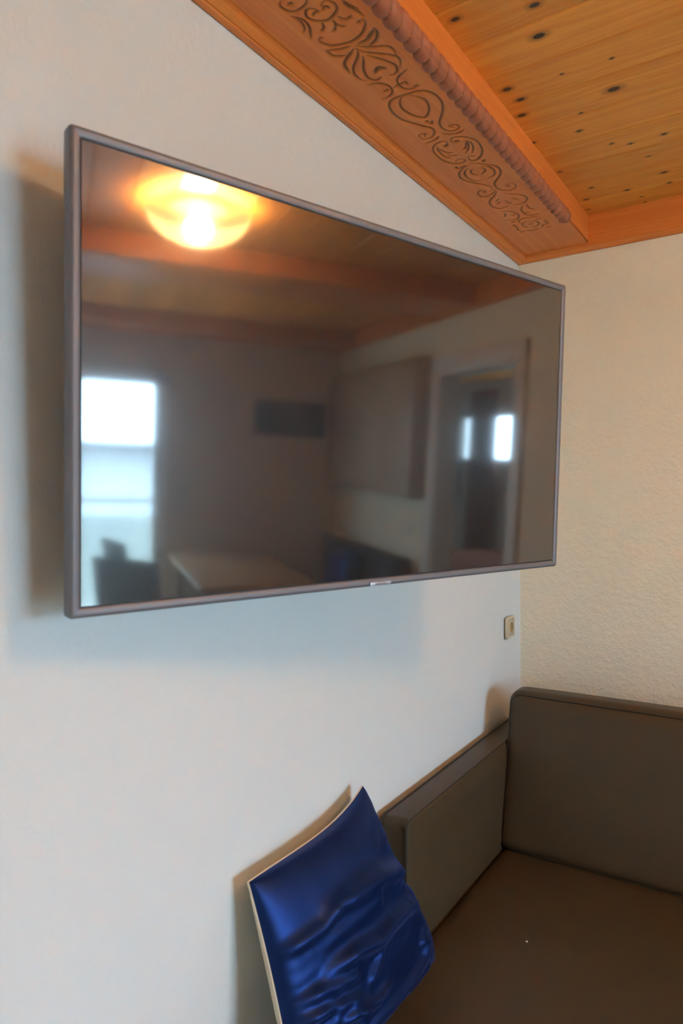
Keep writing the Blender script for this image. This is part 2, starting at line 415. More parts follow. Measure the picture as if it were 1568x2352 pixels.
# carved face board: a fine grid, every groove really cut in
X0, X1, Y0, Y1 = 0.030, BX, -3.30, -0.001
STEP = 0.0016
cx0, cx1 = 0.084, 0.2385
xs = np.concatenate([[X0], np.arange(cx0, cx1, STEP), [cx1+0.002, X1]])
ys = np.concatenate([np.arange(Y0, -0.25, STEP), [-0.25, -0.12, Y1]])
GX, GY = np.meshgrid(xs, ys, indexing='ij')
depth = np.zeros_like(GX)
MIR = -1.655
def stroke(pts, wid):
    global depth
    P = np.array(pts, float).reshape(-1, 2)/10000.0
    # smooth the polyline (Catmull-Rom)
    if len(P) > 2:
        Q = np.vstack([2*P[0]-P[1], P, 2*P[-1]-P[-2]]); R = []
        for i in range(1, len(Q)-2):
            for t in np.linspace(0, 1, 5, endpoint=False):
                R.append(0.5*((2*Q[i])+(-Q[i-1]+Q[i+1])*t+(2*Q[i-1]-5*Q[i]+4*Q[i+1]-Q[i+2])*t*t+(-Q[i-1]+3*Q[i]-3*Q[i+1]+Q[i+2])*t**3))
        R.append(P[-1]); P = np.array(R)
    L = np.concatenate([[0], np.cumsum(np.linalg.norm(np.diff(P, axis=0), axis=1))]); LT = L[-1] or 1
    for mir in (False, True):
        PP = P.copy()
        if mir: PP[:, 1] = 2*MIR-PP[:, 1]
        for i in range(len(PP)-1):
            a, b = PP[i], PP[i+1]
            pad = 0.009
            i0, i1 = np.searchsorted(xs, [min(a[0], b[0])-pad, max(a[0], b[0])+pad])
            j0, j1 = np.searchsorted(ys, [min(a[1], b[1])-pad, max(a[1], b[1])+pad])
            if i1 <= i0 or j1 <= j0: continue
            gx = GX[i0:i1, j0:j1]; gy = GY[i0:i1, j0:j1]
            d = b-a; dd = max(d@d, 1e-12)
            t = np.clip(((gx-a[0])*d[0]+(gy-a[1])*d[1])/dd, 0, 1)
            dist = np.hypot(gx-a[0]-t*d[0], gy-a[1]-t*d[1])
            s = (L[i]+t*(L[i+1]-L[i]))/LT
            tap = 0.55+0.45*np.clip(np.sin(PI*np.clip(s, 0, 1))*1.6, 0, 1)
            ww = wid*0.00098*tap
            g = np.exp(-(dist/ww)**2)*tap
            depth[i0:i1, j0:j1] = np.maximum(depth[i0:i1, j0:j1], g)
for wd, pts in CARVING: stroke(pts, wd)
depth[(GX < cx0+0.001) | (GX > cx1-0.001) | (GY > -0.25)] = 0
nx, ny = GX.shape
Z = BZ+depth*0.0040
verts = np.stack([GX.ravel(), GY.ravel(), Z.ravel()], 1)
ii, jj = np.meshgrid(np.arange(nx-1), np.arange(ny-1), indexing='ij')
a = (ii*ny+jj).ravel(); quads = np.stack([a, a+1, a+ny+1, a+ny], 1)
me = bpy.data.meshes.new('carved_board')
me.vertices.add(len(verts)); me.vertices.foreach_set('co', verts.ravel())
me.loops.add(quads.size); me.loops.foreach_set('vertex_index', quads.ravel())
me.polygons.add(len(quads)); me.polygons.foreach_set('loop_start', np.arange(len(quads))*4)
me.polygons.foreach_set('loop_total', np.full(len(quads), 4))
me.update(calc_edges=True); me.validate()
me.polygons.foreach_set('use_smooth', np.ones(len(quads), bool))
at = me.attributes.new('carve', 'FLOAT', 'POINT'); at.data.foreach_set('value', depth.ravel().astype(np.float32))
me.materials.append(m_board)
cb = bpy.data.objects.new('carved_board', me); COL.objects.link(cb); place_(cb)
cb['label'] = 'flat face board carved with scrolls and leaves'
# plain rest of the board, towards the back of the room, plus the board's edge strip
bm = bmesh.new(); box(bm, X0, BX, RY, Y0, BZ, BZ+0.008); place_(link('face_board', bm, m_beam))
# twisted rope moulding cut along the outer lower corner
RC, RR, RP = (0.2565, BZ+0.0155), 0.0225, 0.0415
n_th, dy = 22, 0.0022
yr = np.arange(-3.6, -0.262, dy); vs = []; cv = []
for yv in yr:
    end = min(1.0, max(0.0, (-0.262-yv)/0.030)); er = math.sqrt(max(0.0, 1-(1-end)**2))
    for k in range(n_th):
        th = math.radians(-205+k*(250/(n_th-1)))      # from the inner underside round to the outer face
        ph = (yv/RP+(th/(2*PI))*1.05) % 1.0
        s = abs(math.sin(PI*ph))
        lobe = s**0.55
        r = RR*(0.76+0.28*lobe)*(0.25+0.75*er)
        vs.append((RC[0]+r*math.cos(th), yv, RC[1]+r*math.sin(th)))
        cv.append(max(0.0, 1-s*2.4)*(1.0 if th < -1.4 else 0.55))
fs = [(i*n_th+k, i*n_th+k+1, (i+1)*n_th+k+1, (i+1)*n_th+k) for i in range(len(yr)-1) for k in range(n_th-1)]
rp = meshobj('rope_moulding', vs, fs, m_rope); place_(rp)
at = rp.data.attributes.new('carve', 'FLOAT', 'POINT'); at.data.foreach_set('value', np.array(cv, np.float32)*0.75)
rp['label'] = 'reddish rope-twist moulding on the lower edge of the beam'

# mouldings where the woodwork meets the walls
def crown(name, axis, sign, wallpos, a, b, mat, w=0.036):
    """stepped cornice strip: outline in (distance from wall, height)"""
    o = [(0, 2.402), (0.003, 2.399), (0.016, 2.400), (0.0185, 2.4045), (0.0205, 2.4025), (w-0.006, 2.4075), (w-0.0005, 2.412), (w, 2.421), (w, 2.43), (0, 2.43)]
    bm = bmesh.new(); prism(bm, [(wallpos+sign*d, z) for d, z in o], axis, a, b)
    return struct(link(name, bm, mat))
crown('trim_1', 'y', 1, 0.0, RY, 0.0, m_beam)
o_ = crown('trim_2', 'x', -1, 0.0, 0.0, RX, m_trimB, 0.032)
crown('trim_3', 'y', -1, RX, RY, 0.0, m_beam)
bm = bmesh.new(); box(bm, BX, RX-0.28, -0.030, 0.0, BZ, CZ+0.001); struct(link('trim_4', bm, m_trimB), 'pine fascia board above the sofa wall')
bm = bmesh.new(); box(bm, BX, RX-0.28, RY, RY+0.03, BZ, CZ+0.001); struct(link('trim_5', bm, m_trimB))
# the other beams of the coffered ceiling (seen mirrored in the television)
b2 = thing('ceiling_beam', 'plain pine beam crossing the plank ceiling between lamp and dining table', 'beam', (2.7, -2.1, BZ))
bm = bmesh.new(); box(bm, 2.46, 2.92, RY+0.03, -0.03, BZ, CZ+0.002, 0.006, 2); place(link('beam_core', bm, m_beam, smooth=True), b2)
b3 = thing('ceiling_beam', 'plain pine beam along the balcony-door wall above the table', 'beam', (4.35, -2.1, BZ))
bm = bmesh.new(); box(bm, RX-0.28, RX, RY, -0.001, BZ, CZ+0.002, 0.004, 2); place(link('beam_core', bm, m_beam, smooth=True), b3)

# ------------------------------------------------------------------ ceiling lamp
m_bowl = NT('lit_glass_bowl')
v = m_bowl.coords(); f = m_bowl.noise(v, 9, 3)
m_bowl.l(m_bowl.mix(f, (1.0, 0.50, 0.15), (1.0, 0.60, 0.21)), m_bowl.b.inputs['Emission Color'])
m_bowl.b.inputs['Emission Strength'].default_value = LAMP
m_bowl.b.inputs['Base Color'].default_value = (0.9, 0.75, 0.5, 1)
tp = m_bowl.n('ShaderNodeBsdfTransparent'); tp.inputs[0].default_value = (1.0, 0.93, 0.80, 1); mp = m_bowl.n('ShaderNodeMixShader'); mp.inputs[0].default_value = 0.16
m_bowl.l(m_bowl.b.outputs[0], mp.inputs[1]); m_bowl.l(tp.outputs[0], mp.inputs[2]); m_bowl.l(mp.outputs[0], m_bowl.out.inputs[0]); m_bowl = m_bowl.m
m_brass = plain('lamp_base', (0.5, 0.42, 0.32), 0.6)
LX, LY = 1.93, -1.62
lamp = thing('ceiling_lamp', 'round flush ceiling lamp with a warm glowing glass bowl, reflected in the television', 'lamp', (LX, LY, CZ))
bm = bmesh.new(); lathe(bm, [(0, CZ), (0.11, CZ), (0.11, CZ-0.02), (0.02, CZ-0.022), (0, CZ-0.022)], LX, LY); place(link('base', bm, m_brass, smooth=True), lamp)
bm = bmesh.new(); lathe(bm, [(0.200*math.cos(t), CZ-0.0305-0.125*math.sin(t)) for t in np.linspace(0, PI/2, 14)], LX, LY); place(link('glass_bowl', bm, m_bowl, smooth=True), lamp)

bl = bpy.data.lights.new('bulb', 'POINT'); bl.energy = BULB; bl.color = (1.0, 0.84, 0.58); bl.shadow_soft_size = 0.045
bo = bpy.data.objects.new('bulb', bl); COL.objects.link(bo); bo.location = (LX, LY, CZ-0.095)

# ------------------------------------------------------------------ balcony door (window_1) and what lies outside
m_glass = NT('clear_glass'); m_glass.b.inputs['Transmission Weight'].default_value = 1; m_glass.b.inputs['Roughness'].default_value = 0
m_glass.b.inputs['IOR'].default_value = 1.0; m_glass.b.inputs['Base Color'].default_value = (0.97, 0.99, 0.98, 1)
t = m_glass; tr = t.n('ShaderNodeBsdfTransparent'); gl = t.n('ShaderNodeBsdfGlossy'); gl.inputs['Roughness'].default_value = 0.02
mx = t.n('ShaderNodeMixShader'); mx.inputs[0].default_value = 0.05
tr.inputs[0].default_value = (0.96, 0.98, 0.97, 1)
t.l(tr.outputs[0], mx.inputs[1]); t.l(gl.outputs[0], mx.inputs[2]); t.l(mx.outputs[0], t.out.inputs[0]); m_glass = t.m
bm = bmesh.new()
fw_ = 0.10
box(bm, RX+0.02, RX+0.10, WY0, WY0+fw_, 0, WZ); box(bm, RX+0.02, RX+0.10, WY1-fw_, WY1, 0, WZ)
box(bm, RX+0.02, RX+0.10, WY0, WY1, WZ-0.09, WZ); box(bm, RX+0.02, RX+0.10, WY0, WY1, 0, 0.10)
box(bm, RX+0.025, RX+0.095, -2.09, -1.99, 0.1, WZ-0.09)
win = struct(link('window_1', bm, m_white)); win['label'] = 'white balcony door letting in daylight'
boxobj('window_pane', (RX+0.055, RX+0.062, WY0+0.09, WY1-0.09, 0.09, WZ-0.08), m_glass, win)
m_conc = plain('balcony_concrete', (0.74, 0.72, 0.68), 0.9)
boxobj('balcony_floor', (RX+0.14, 6.0, -4.5, 1.5, -0.15, -0.02), m_conc)
struct(bpy.data.objects['balcony_floor'])
m_steel = plain('steel', (0.35, 0.38, 0.40), 0.4, 0.7)
m_frost = plain('frosted_glass_panel', (0.50, 0.62, 0.63), 0.3)
rail = thing('balcony_railing', 'steel balcony railing with pale green panels outside the balcony door', 'railing', (5.8, -1.5, 0))
bm = bmesh.new(); tube(bm, [(5.8, -4.4, 1.07), (5.8, 1.4, 1.07)], 0.025); place(link('handrail', bm, m_steel, smooth=True), rail)
for yv in (-3.6, -2.3, -1.0, 0.3):
    bm = bmesh.new(); tube(bm, [(5.8, yv, -0.02), (5.8, yv, 1.03)], 0.02); place(link('post', bm, m_steel, smooth=True), rail)
for ya, yb in ((-3.55, -2.35), (-2.25, -1.05), (-0.95, 0.25)):
    place(boxobj('panel', (5.79, 5.81, ya, yb, 0.08, 0.93), m_frost, r=0.002, seg=1), rail)
m_house = plain('white_render', (0.62, 0.62, 0.64), 0.9); m_roof = plain('grey_roof', (0.12, 0.11, 0.11), 0.8)
hs = thing('neighbouring_house', 'white rendered house with a grey roof edge across the street', 'building', (16, 0, -3))
place(boxobj('wall', (14, 20, -12, 9, -3, 1.45), m_house), hs)
place(boxobj('roof', (13.4, 20.4, -12.5, 9.5, 1.45, 1.62), m_roof), hs)
struct(boxobj('ground', (4.0, 80, -60, 60, -3.2, -3.0), plain('ground_grass', (0.36, 0.38, 0.30), 0.95)))

# ------------------------------------------------------------------ doorway and the bedroom beyond it
bm = bmesh.new()
for s0, s1 in ((DX0-0.075, DX0), (DX1, DX1+0.10)):
    box(bm, s0, s1, -0.02, 0.0, 0, DZ+0.09, 0.004, 2)
box(bm, DX0-0.075, DX1+0.10, -0.0205, 0.0, DZ, DZ+0.09, 0.004, 2)
box(bm, DX0-0.001, DX0+0.02, -0.01, 0.13, 0, DZ); box(bm, DX1-0.02, DX1+0.001, -0.01, 0.13, 0, DZ); box(bm, DX0, DX1, -0.01, 0.13, DZ-0.02, DZ+0.001)
dr = struct(link('door_1', bm, m_white, smooth=True), 'white doorway casing open to the bedroom')
lf = boxobj('door_leaf', (DX0-0.03, DX0+0.01, 0.13, 0.86, 0.01, DZ-0.02), m_white, dr, 0.003, 2)
bm = bmesh.new(); tube(bm, [(DX0+0.01, 0.80, 1.02), (DX0+0.05, 0.80, 1.02), (DX0+0.05, 0.70, 1.02)], 0.009); link('door_handle', bm, m_steel, lf, smooth=True)
bm = bmesh.new(); BXa, BXb, BYb = 1.3, 8.0, 2.6
box(bm, BXa-0.1, BXa, 0.12, BYb, 0, CZ); box(bm, BXb, BXb+0.1, 0.12, BYb, 0, CZ)
WX0, WX1 = 4.75, 6.93
box(bm, BXa-0.1, WX0, BYb, BYb+0.12, 0, CZ); box(bm, WX1, BXb+0.1, BYb, BYb+0.12, 0, CZ)
box(bm, WX0, WX1, BYb, BYb+0.12, 2.2, CZ); box(bm, WX0, WX1, BYb, BYb+0.12, 0, 1.05)
struct(link('wall_bedroom', bm, m_wallA))
struct(boxobj('ceiling_bedroom', (BXa-0.1, BXb+0.1, 0.0, BYb+0.12, CZ, CZ+0.1), m_planks))
struct(boxobj('floor_bedroom', (BXa-0.1, BXb+0.1, 0.0, BYb+0.12, -0.1, 0.0), m_floor))
struct(boxobj('wall_bedroom_side', (RX+0.12, BXb+0.1, 0.0, 0.12, 0, CZ), m_wallA))
bm = bmesh.new()
box(bm, WX0, WX0+0.06, BYb+0.03, BYb+0.09, 1.05, 2.2); box(bm, WX1-0.06, WX1, BYb+0.03, BYb+0.09, 1.05, 2.2); box(bm, WX0, WX1, BYb+0.03, BYb+0.09, 2.14, 2.2); box(bm, WX0, WX1, BYb+0.03, BYb+0.09, 1.05, 1.58); box(bm, WX0, WX1, BYb+0.03, BYb+0.09, 2.10, 2.15); box(bm, 6.34, 6.42, BYb+0.03, BYb+0.09, 1.05, 2.2)
w2 = struct(link('window_2', bm, m_white), 'bedroom window seen through the doorway')
boxobj('window_pane', (WX0+0.05, WX1-0.05, BYb+0.055, BYb+0.062, 1.1, 2.18), m_glass, w2)
m_curt = plain('brown_curtain', (0.22, 0.10, 0.07), 0.9)
def curtain(x0, x1, label, n=60):
    bm = bmesh.new(); pts = []
    for i in range(n+1):
        t = i/n; pts.append((x0+(x1-x0)*t, BYb-0.10+0.035*math.sin(t*(x1-x0)*2*PI/0.085)))
    back = [(a, b+0.004) for a, b in pts[::-1]]
    prism(bm, pts+back, 'z', 0.03, 2.40)
    o = link('curtain', bm, m_curt, smooth=True); o['label'] = label; o['category'] = 'curtain'
curtain(6.0, 6.54, 'reddish brown curtain hanging at the bedroom window beyond the doorway')
bed = thing('bed', 'bed with a rust-coloured cover in the bedroom beyond the doorway', 'bed', (5.2, 1.4, 0))
m_rust = plain('rust_cover', (0.42, 0.14, 0.08), 0.85)
place(boxobj('bed_frame', (3.6, 5.7, 0.7, 2.4, 0.08, 0.35), m_table, r=0.01), bed)
place(boxobj('mattress', (3.63, 5.67, 0.73, 2.37, 0.35, 0.60), m_rust, r=0.05, seg=5), bed)

# ================================================================== TELEVISION
e_ = Vector((0.30099, 0.95363, 0)).normalized()
TC = Vector((0.2852, -1.5569, 1.6635)); SW, TI, TRo = 0.305807, 0.041064, -0.003615
e = Vector((math.sin(SW), math.cos(SW), 0)); n0 = Vector((math.cos(SW), -math.sin(SW), 0))
n = n0*math.cos(TI)-Vector((0, 0, 1))*math.sin(TI)
u = n.cross(e); u = u if u.z > 0 else -u
e2 = e*math.cos(TRo)+u*math.sin(TRo); u2 = -e*math.sin(TRo)+u*math.cos(TRo)
tv = thing('television', 'large flat-screen television with thin dark grey frame, swivelled out from the wall on an arm', 'television')
# local axes: x along the screen, y up, z out of the screen
tv.matrix_world = Matrix(((e2.x, u2.x, n.x, TC.x), (e2.y, u2.y, n.y, TC.y), (e2.z, u2.z, n.z, TC.z), (0, 0, 0, 1)))
m_frame = plain('brushed_dark_metal', (0.17, 0.17, 0.19), 0.48, 0.35, 0.03, 40)
m_black = plain('black_plastic', (0.012, 0.012, 0.012), 0.5)
m_badge = plain('badge_silver', (0.46, 0.47, 0.52), 0.35, 0.6)
m_ink = plain('badge_ink', (0.16, 0.17, 0.2), 0.5)
t = NT('screen_glass')
d1 = t.n('ShaderNodeBsdfGlossy'); d1.inputs['Roughness'].default_value = 0.055
d2 = t.n('ShaderNodeBsdfGlossy'); d2.inputs['Roughness'].default_value = 0.30
nz = t.noise(t.coords(), 220, 2)
df = t.n('ShaderNodeBsdfDiffuse'); t.l(t.mix(nz, (0.010, 0.009, 0.009), (0.014, 0.012, 0.012)), df.inputs[0])
mA = t.n('ShaderNodeMixShader'); mA.inputs[0].default_value = 0.15; t.l(d1.outputs[0], mA.inputs[1]); t.l(d2.outputs[0], mA.inputs[2])
fr = t.n('ShaderNodeFresnel'); fr.inputs[0].default_value = 2.4
mB = t.n('ShaderNodeMixShader'); t.l(fr.outputs[0], mB.inputs[0]); t.l(df.outputs[0], mB.inputs[1]); t.l(mA.outputs[0], mB.inputs[2])
t.l(mB.outputs[0], t.out.inputs[0]); m_screen = t.m
W0, W1, HH = -0.5537, 0.5587, 0.322          # left, right, half height of the front face
def rring(off, z, r):
    r = max(r, 0.0004)
    p = rounded([(W0+off, -HH+off), (W1-off, -HH+off), (W1-off, HH-off), (W0+off, HH-off)], [r]*4, 5)
    return [(a, b, z) for a, b in p]
rings = [rring(0.002, -0.030, .004), rring(-0.0015, -0.028, .005), rring(-0.003, -0.022, .005), rring(-0.003, -0.006, .005), rring(-0.002, -0.0022, .0045), rring(0.0, 0.0, .004), rring(0.0035, 0.0008, .003), rring(0.0095, -0.0012, .0012), rring(0.0112, -0.0022, .0008), rring(0.0114, -0.006, .0008)]
vs = [q for r in rings for q in r]; N = len(rings[0])
fs = [(i*N+k, i*N+(k+1) % N, (i+1)*N+(k+1) % N, (i+1)*N+k) for i in range(len(rings)-1) for k in range(N)]
meshobj('frame', vs, fs, m_frame, tv)
boxobj('screen_surround', (W0+0.006, W1-0.006, -HH+0.006, HH-0.006, -0.020, -0.0045), m_black, tv)
boxobj('screen', (W0+0.0133, W1-0.0133, -HH+0.0133, HH-0.0133, -0.018, -0.0030), m_screen, tv)['label'] = 'glossy black switched-off screen mirroring the room'
bm = bmesh.new(); box(bm, W0+0.012, W1-0.012, -HH+0.012, HH-0.012, -0.042, -0.029, 0.006, 2); box(bm, -0.42, 0.42, -0.30, 0.12, -0.062, -0.040, 0.01, 3)
link('back_shell', bm, m_black, tv, smooth=True)
bd = boxobj('logo_badge', (-0.0245, 0.0265, -0.3233, -0.3166, -0.010, 0.0042), m_badge, tv, 0.0008, 2); bd['label'] = 'small light grey badge under the screen'
fc = bpy.data.curves.new('badge_text', 'FONT'); fc.body = 'SAMSUNG'; fc.size = 0.0062; fc.align_x = 'CENTER'; fc.align_y = 'CENTER'; fc.extrude = 0.0002
fo = bpy.data.objects.new('badge_text', fc); COL.objects.link(fo)
dg = bpy.context.evaluated_depsgraph_get(); tm = bpy.data.meshes.new_from_object(fo.evaluated_get(dg)); bpy.data.objects.remove(fo, do_unlink=True)
tm.materials.clear(); tm.materials.append(m_ink)
to = bpy.data.objects.new('lettering', tm); COL.objects.link(to); to.parent = bd; to.location = (0.001, -0.32, 0.0043)
# the swing arm that carries it
bm = bmesh.new(); box(bm, -0.12, 0.12, -0.12, 0.12, -0.075, -0.062, 0.003, 2); link('mount_plate', bm, m_black, tv, smooth=True)
inv = tv.matrix_world.inverted()
bm = bmesh.new()
elbow = Vector((0.14, -1.38, 1.66)); hinge = Vector((0.04, -1.60, 1.66)); head = tv.matrix_world @ Vector((0.0, 0.0, -0.085))
for p, q in ((hinge, elbow), (elbow, head)):
    tube(bm, [inv @ p, inv @ q], 0.018, 10)
for p in (hinge, elbow, head): tube(bm, [inv @ (p-Vector((0, 0, 0.05))), inv @ (p+Vector((0, 0, 0.05)))], 0.022, 12)
link('swing_arm', bm, m_black, tv, smooth=True)
bm = bmesh.new(); box(bm, 0.0005, 0.035, -1.64, -1.56, 1.56, 1.76, 0.003, 2)
for v in bm.verts: v.co = inv @ v.co
link('wall_plate', bm, m_black, tv, smooth=True)

# ================================================================== SOCKET
m_sock = plain('cream_plastic', (0.62, 0.52, 0.36), 0.3, 0.0, 0.02)
m_sock2 = plain('socket_well_plastic', (0.50, 0.36, 0.18), 0.4)
def socket(name, label, axis_x, c, z0, mats):
    s = thing(name, label, 'socket', c)
    hw, hh = 0.0405, 0.0405
    bm = bmesh.new()
    P = rounded([(-hw, -hh), (hw, -hh), (hw, hh), (-hw, hh)], [0.010]*4, 5)
    rings = [[(a*k, b*k, z) for a, b in P] for k, z in ((1, 0.0), (1, 0.004), (0.97, 0.0075), (0.93, 0.009), (0.73, 0.0092), (0.71, 0.0075))]
    vs = [q for r in rings for q in r]; N = len(P)
    fs = [(i*N+k, i*N+(k+1) % N, (i+1)*N+(k+1) % N, (i+1)*N+k) for i in range(len(rings)-1) for k in range(N)]
    R = Matrix(((0, 0, 1), (1, 0, 0), (0, 1, 0))) if axis_x else Matrix(((1, 0, 0), (0, 0, -1), (0, 1, 0)))
    o = meshobj('cover_frame', [R @ Vector(q) for q in vs], fs, mats[0], s)
    # insert with a round recess
    ins = 0.0275; rr = 0.0195; n_ = 40; V = []; F = []
    for k in range(n_):
        a = 2*PI*k/n_; ca, sa = math.cos(a), math.sin(a)
        m_ = max(abs(ca), abs(sa)); V.append((ca/m_*ins, sa/m_*ins, 0.0075))
    for k in range(n_):
        a = 2*PI*k/n_; ca, sa = math.cos(a), math.sin(a); m_ = max(abs(ca), abs(sa)); V.append((ca/m_*ins*0.985, sa/m_*ins*0.985, 0.0105))
    for k in range(n_): a = 2*PI*k/n_; V.append((math.cos(a)*rr, math.sin(a)*rr, 0.0105))
    for q in range(2):
        for k in range(n_): F.append((q*n_+k, q*n_+(k+1) % n_, (q+1)*n_+(k+1) % n_, (q+1)*n_+k))
    meshobj('insert', [R @ Vector(q) for q in V], F, mats[0], s)
    V = []; F = []
    for r_, z_ in ((rr, 0.0106), (rr*0.97, -0.004), (0.0, -0.004)):
        for k in range(n_): a = 2*PI*k/n_; V.append((math.cos(a)*r_, math.sin(a)*r_, z_))
    for q in range(2):
        for k in range(n_): F.append((q*n_+k, q*n_+(k+1) % n_, (q+1)*n_+(k+1) % n_, (q+1)*n_+k))
    bmh = meshobj('plug_well', [R @ Vector(q) for q in V], F, mats[1], s)
    for sx in (-1, 1):
        bm = bmesh.new(); tube(bm, [R @ Vector((sx*0.0095, 0, -0.0035)), R @ Vector((sx*0.0095, 0, -0.0025))], 0.0027, 10); link('pin_hole', bm, m_black, s)
        bm = bmesh.new()
        pts = [R @ Vector(q) for q in ((-0.003, sx*0.0185, -0.003), (0.003, sx*0.0185, -0.003), (0.003, sx*0.0160, 0.006), (-0.003, sx*0.0160, 0.006))]
        tube(bm, [(pts[0]+pts[1])/2, (pts[2]+pts[3])/2], 0.0018, 6); link('earth_clip', bm, m_steel, s)
    return s
# shallow recess box is set in the cover, so the well sits proud of the plaster
sk = socket('wall_socket', 'square cream wall socket low beside the room corner, above the sofa arm', True, (0.0052, -0.143, 1.0130), 0, (m_sock, m_sock2))

# ================================================================== SOFA
t = NT('brown_leather'); v = t.coords()
vo = t.n('ShaderNodeTexVoronoi'); vo.inputs['Scale'].default_value = 420; t.l(v, vo.inputs['Vector'])
nn = t.noise(v, 7, 3); n3 = t.noise(v, 900, 2)
t.l(t.mix(nn, (0.062, 0.042, 0.021), (0.078, 0.054, 0.027)), t.b.inputs['Base Color'])
t.b.inputs['Roughness'].default_value = 0.42; t.b.inputs['Specular IOR Level'].default_value = 0.35
t.bump(t.math('ADD', vo.outputs[0], t.math('MULTIPLY', n3, 0.5)), 0.18, 0.0006); m_leather = t.m
t = NT('brown_leather_thread'); t.l(t.mix(t.noise(t.coords(), 60), (0.030, 0.021, 0.013), (0.05, 0.034, 0.022)), t.b.inputs['Base Color'])
t.b.inputs['Roughness'].default_value = 0.4; m_pipe = t.m

SX0, SX1 = 0.02, 1.86
sofa = thing('sofa', 'dark brown leather sofa in the corner with low squared arm and loose back cushion', 'sofa', (0.95, -0.75, 0))
def S(o): return place(o, sofa)
# base
S(boxobj('base_frame', (0.11, SX1-0.09, -1.10, -0.04, 0.07, 0.21), m_leather, r=0.01))
S(boxobj('back_frame', (0.11, SX1-0.09, -0.20, -0.04, 0.20, 0.74), m_leather, r=0.03, seg=5))
AF, AR, AT, AB = -1.128, -0.04, 0.685, 0.07
def arm(xo, xi):
    prof = rounded([(AF, AB), (AF, AT), (AR, AT), (AR, AB)], [0.01, 0.026, 0.02, 0.01], 10)
    sgn = 1 if xi > xo else -1
    w_ = abs(xi-xo)
    # lens of cross-sections: slightly padded inner and outer panels
    N = len(prof); cx = sum(a for a, b in prof)/N; cz = sum(b for a, b in prof)/N
    def ins(q, d):
        # inset towards the inside of the rectangle
        a = min(max(q[0], AF+d), AR-d) if True else 0; b = min(max(q[1], AB+d), AT-d)
        return (a, b)
    secs = [(0.0, 0.030, -0.001), (0.0, 0.012, 0.0), (0.0015, 0.004, 0), (0.006, 0.0, 0), (w_/2, -0.0025, 0), (w_-0.006, 0.0, 0), (w_-0.0015, 0.004, 0), (w_+0.001, 0.012, 0), (w_+0.006, 0.06, 0.0)]
    vs = []; fs = []
    for dx, d, _ in secs:
        for q in prof:
            a, b = ins(q, max(d, 0)); 
            if d < 0:
                a += d if q[0] < AF+0.05 else 0; b += -d if q[1] > AT-0.05 else 0
            vs.append((xo+sgn*dx, a, b))
    K = len(secs)
    for i in range(K-1):
        for k in range(N): fs.append((i*N+k, i*N+(k+1) % N, (i+1)*N+(k+1) % N, (i+1)*N+k))
    # caps
    fs.append(tuple(range(N))[::-1]); fs.append(tuple((K-1)*N+k for k in range(N)))
    me_o = meshobj('armrest', vs, fs, m_leather)
    bm = bmesh.new(); bm.from_mesh(me_o.data); bmesh.ops.recalc_face_normals(bm, faces=bm.faces); bm.to_mesh(me_o.data); bm.free()
    try: me_o.data.set_sharp_from_angle(angle=math.radians(35))
    except Exception: pass
    S(me_o)
    path = lambda xx: [q for q in rounded([(AF-0.001, AB+0.01), (AF-0.001, AT+0.001), (AR, AT+0.001)], [0, 0.026 if xx == xo+sgn*0.003 else 0.012, 0], 12)]
    for xx in (xo+sgn*0.003, xo+sgn*(w_-0.003)):
        bm = bmesh.new(); tube(bm, [(xx, a, b) for a, b in path(xx)], 0.0024, 8)
        pp = link('piping', bm, m_pipe, smooth=True); pp.parent = me_o
    return me_o
arm(SX0, 0.098); arm(SX1, SX1-0.080)
# seat: thick cushion running forward past the arms
def cushion(bm, lo, hi, r, crown_=0.01, nx=24, ny=24):
    box(bm, *lo, *hi) if False else None
def softbox(name, x0, x1, y0, y1, z0, z1, r, crown_top, mat, n=36, shear=None, wr=0.0, seed=1):
    """a stuffed box: rounded edges, faces swelling outwards"""
    rnd = random.Random(seed)
    bm = bmesh.new(); bmesh.ops.create_cube(bm, size=2)
    bmesh.ops.subdivide_edges(bm, edges=list(bm.edges), cuts=n, use_grid_fill=True)
    hx, hy, hz = (x1-x0)/2, (y1-y0)/2, (z1-z0)/2
    cx, cy, cz = (x0+x1)/2, (y0+y1)/2, (z0+z1)/2
    def warp(t, h):      # denser near the edges
        return math.copysign(1-(1-abs(t))**1.6, t)
    for v in bm.verts:
        q = [warp(c, 1) for c in v.co]
        p = Vector((q[0]*hx, q[1]*hy, q[2]*hz))
        c = Vector((max(-hx+r, min(hx-r, p.x)), max(-hy+r, min(hy-r, p.y)), max(-hz+r, min(hz-r, p.z))))
        d = p-c
        if d.length > 1e-9: p = c+d.normalized()*min(r, d.length) if d.length > r else c+d
        fx, fy, fz = (1-q[0]**2), (1-q[1]**2), (1-q[2]**2)
        p.z += crown_top*fx**0.5*fy**0.5*q[2] if hz < max(hx, hy) else 0
        if hy < hz: p.y += crown_top*(fx**0.4)*(fz**0.5)*q[1]
        v.co = p
    for v in bm.verts:
        if shear: v.co = shear(v.co)
        v.co += Vector((cx, cy, cz))
    return link(name, bm, mat, smooth=False)
st = softbox('seat_cushion', 0.1, SX1-0.085, -1.78, -0.19, 0.20, 0.352, 0.03, 0.010, m_leather)
for p in st.data.polygons: p.use_smooth = True
S(st)
# loose back cushion leaning on the back frame
LEAN = 0.115/0.485
def lean(c): return Vector((c.x, c.y+(c.z)*LEAN, c.z))
bk = softbox('back_cushion', 0.094, SX1-0.09, -0.455, -0.345, 0.355, 0.845, 0.034, 0.008, m_leather, n=40, shear=lean)
for p in bk.data.polygons: p.use_smooth = True
bk.location = Vector((0, 0, 0)); S(bk)
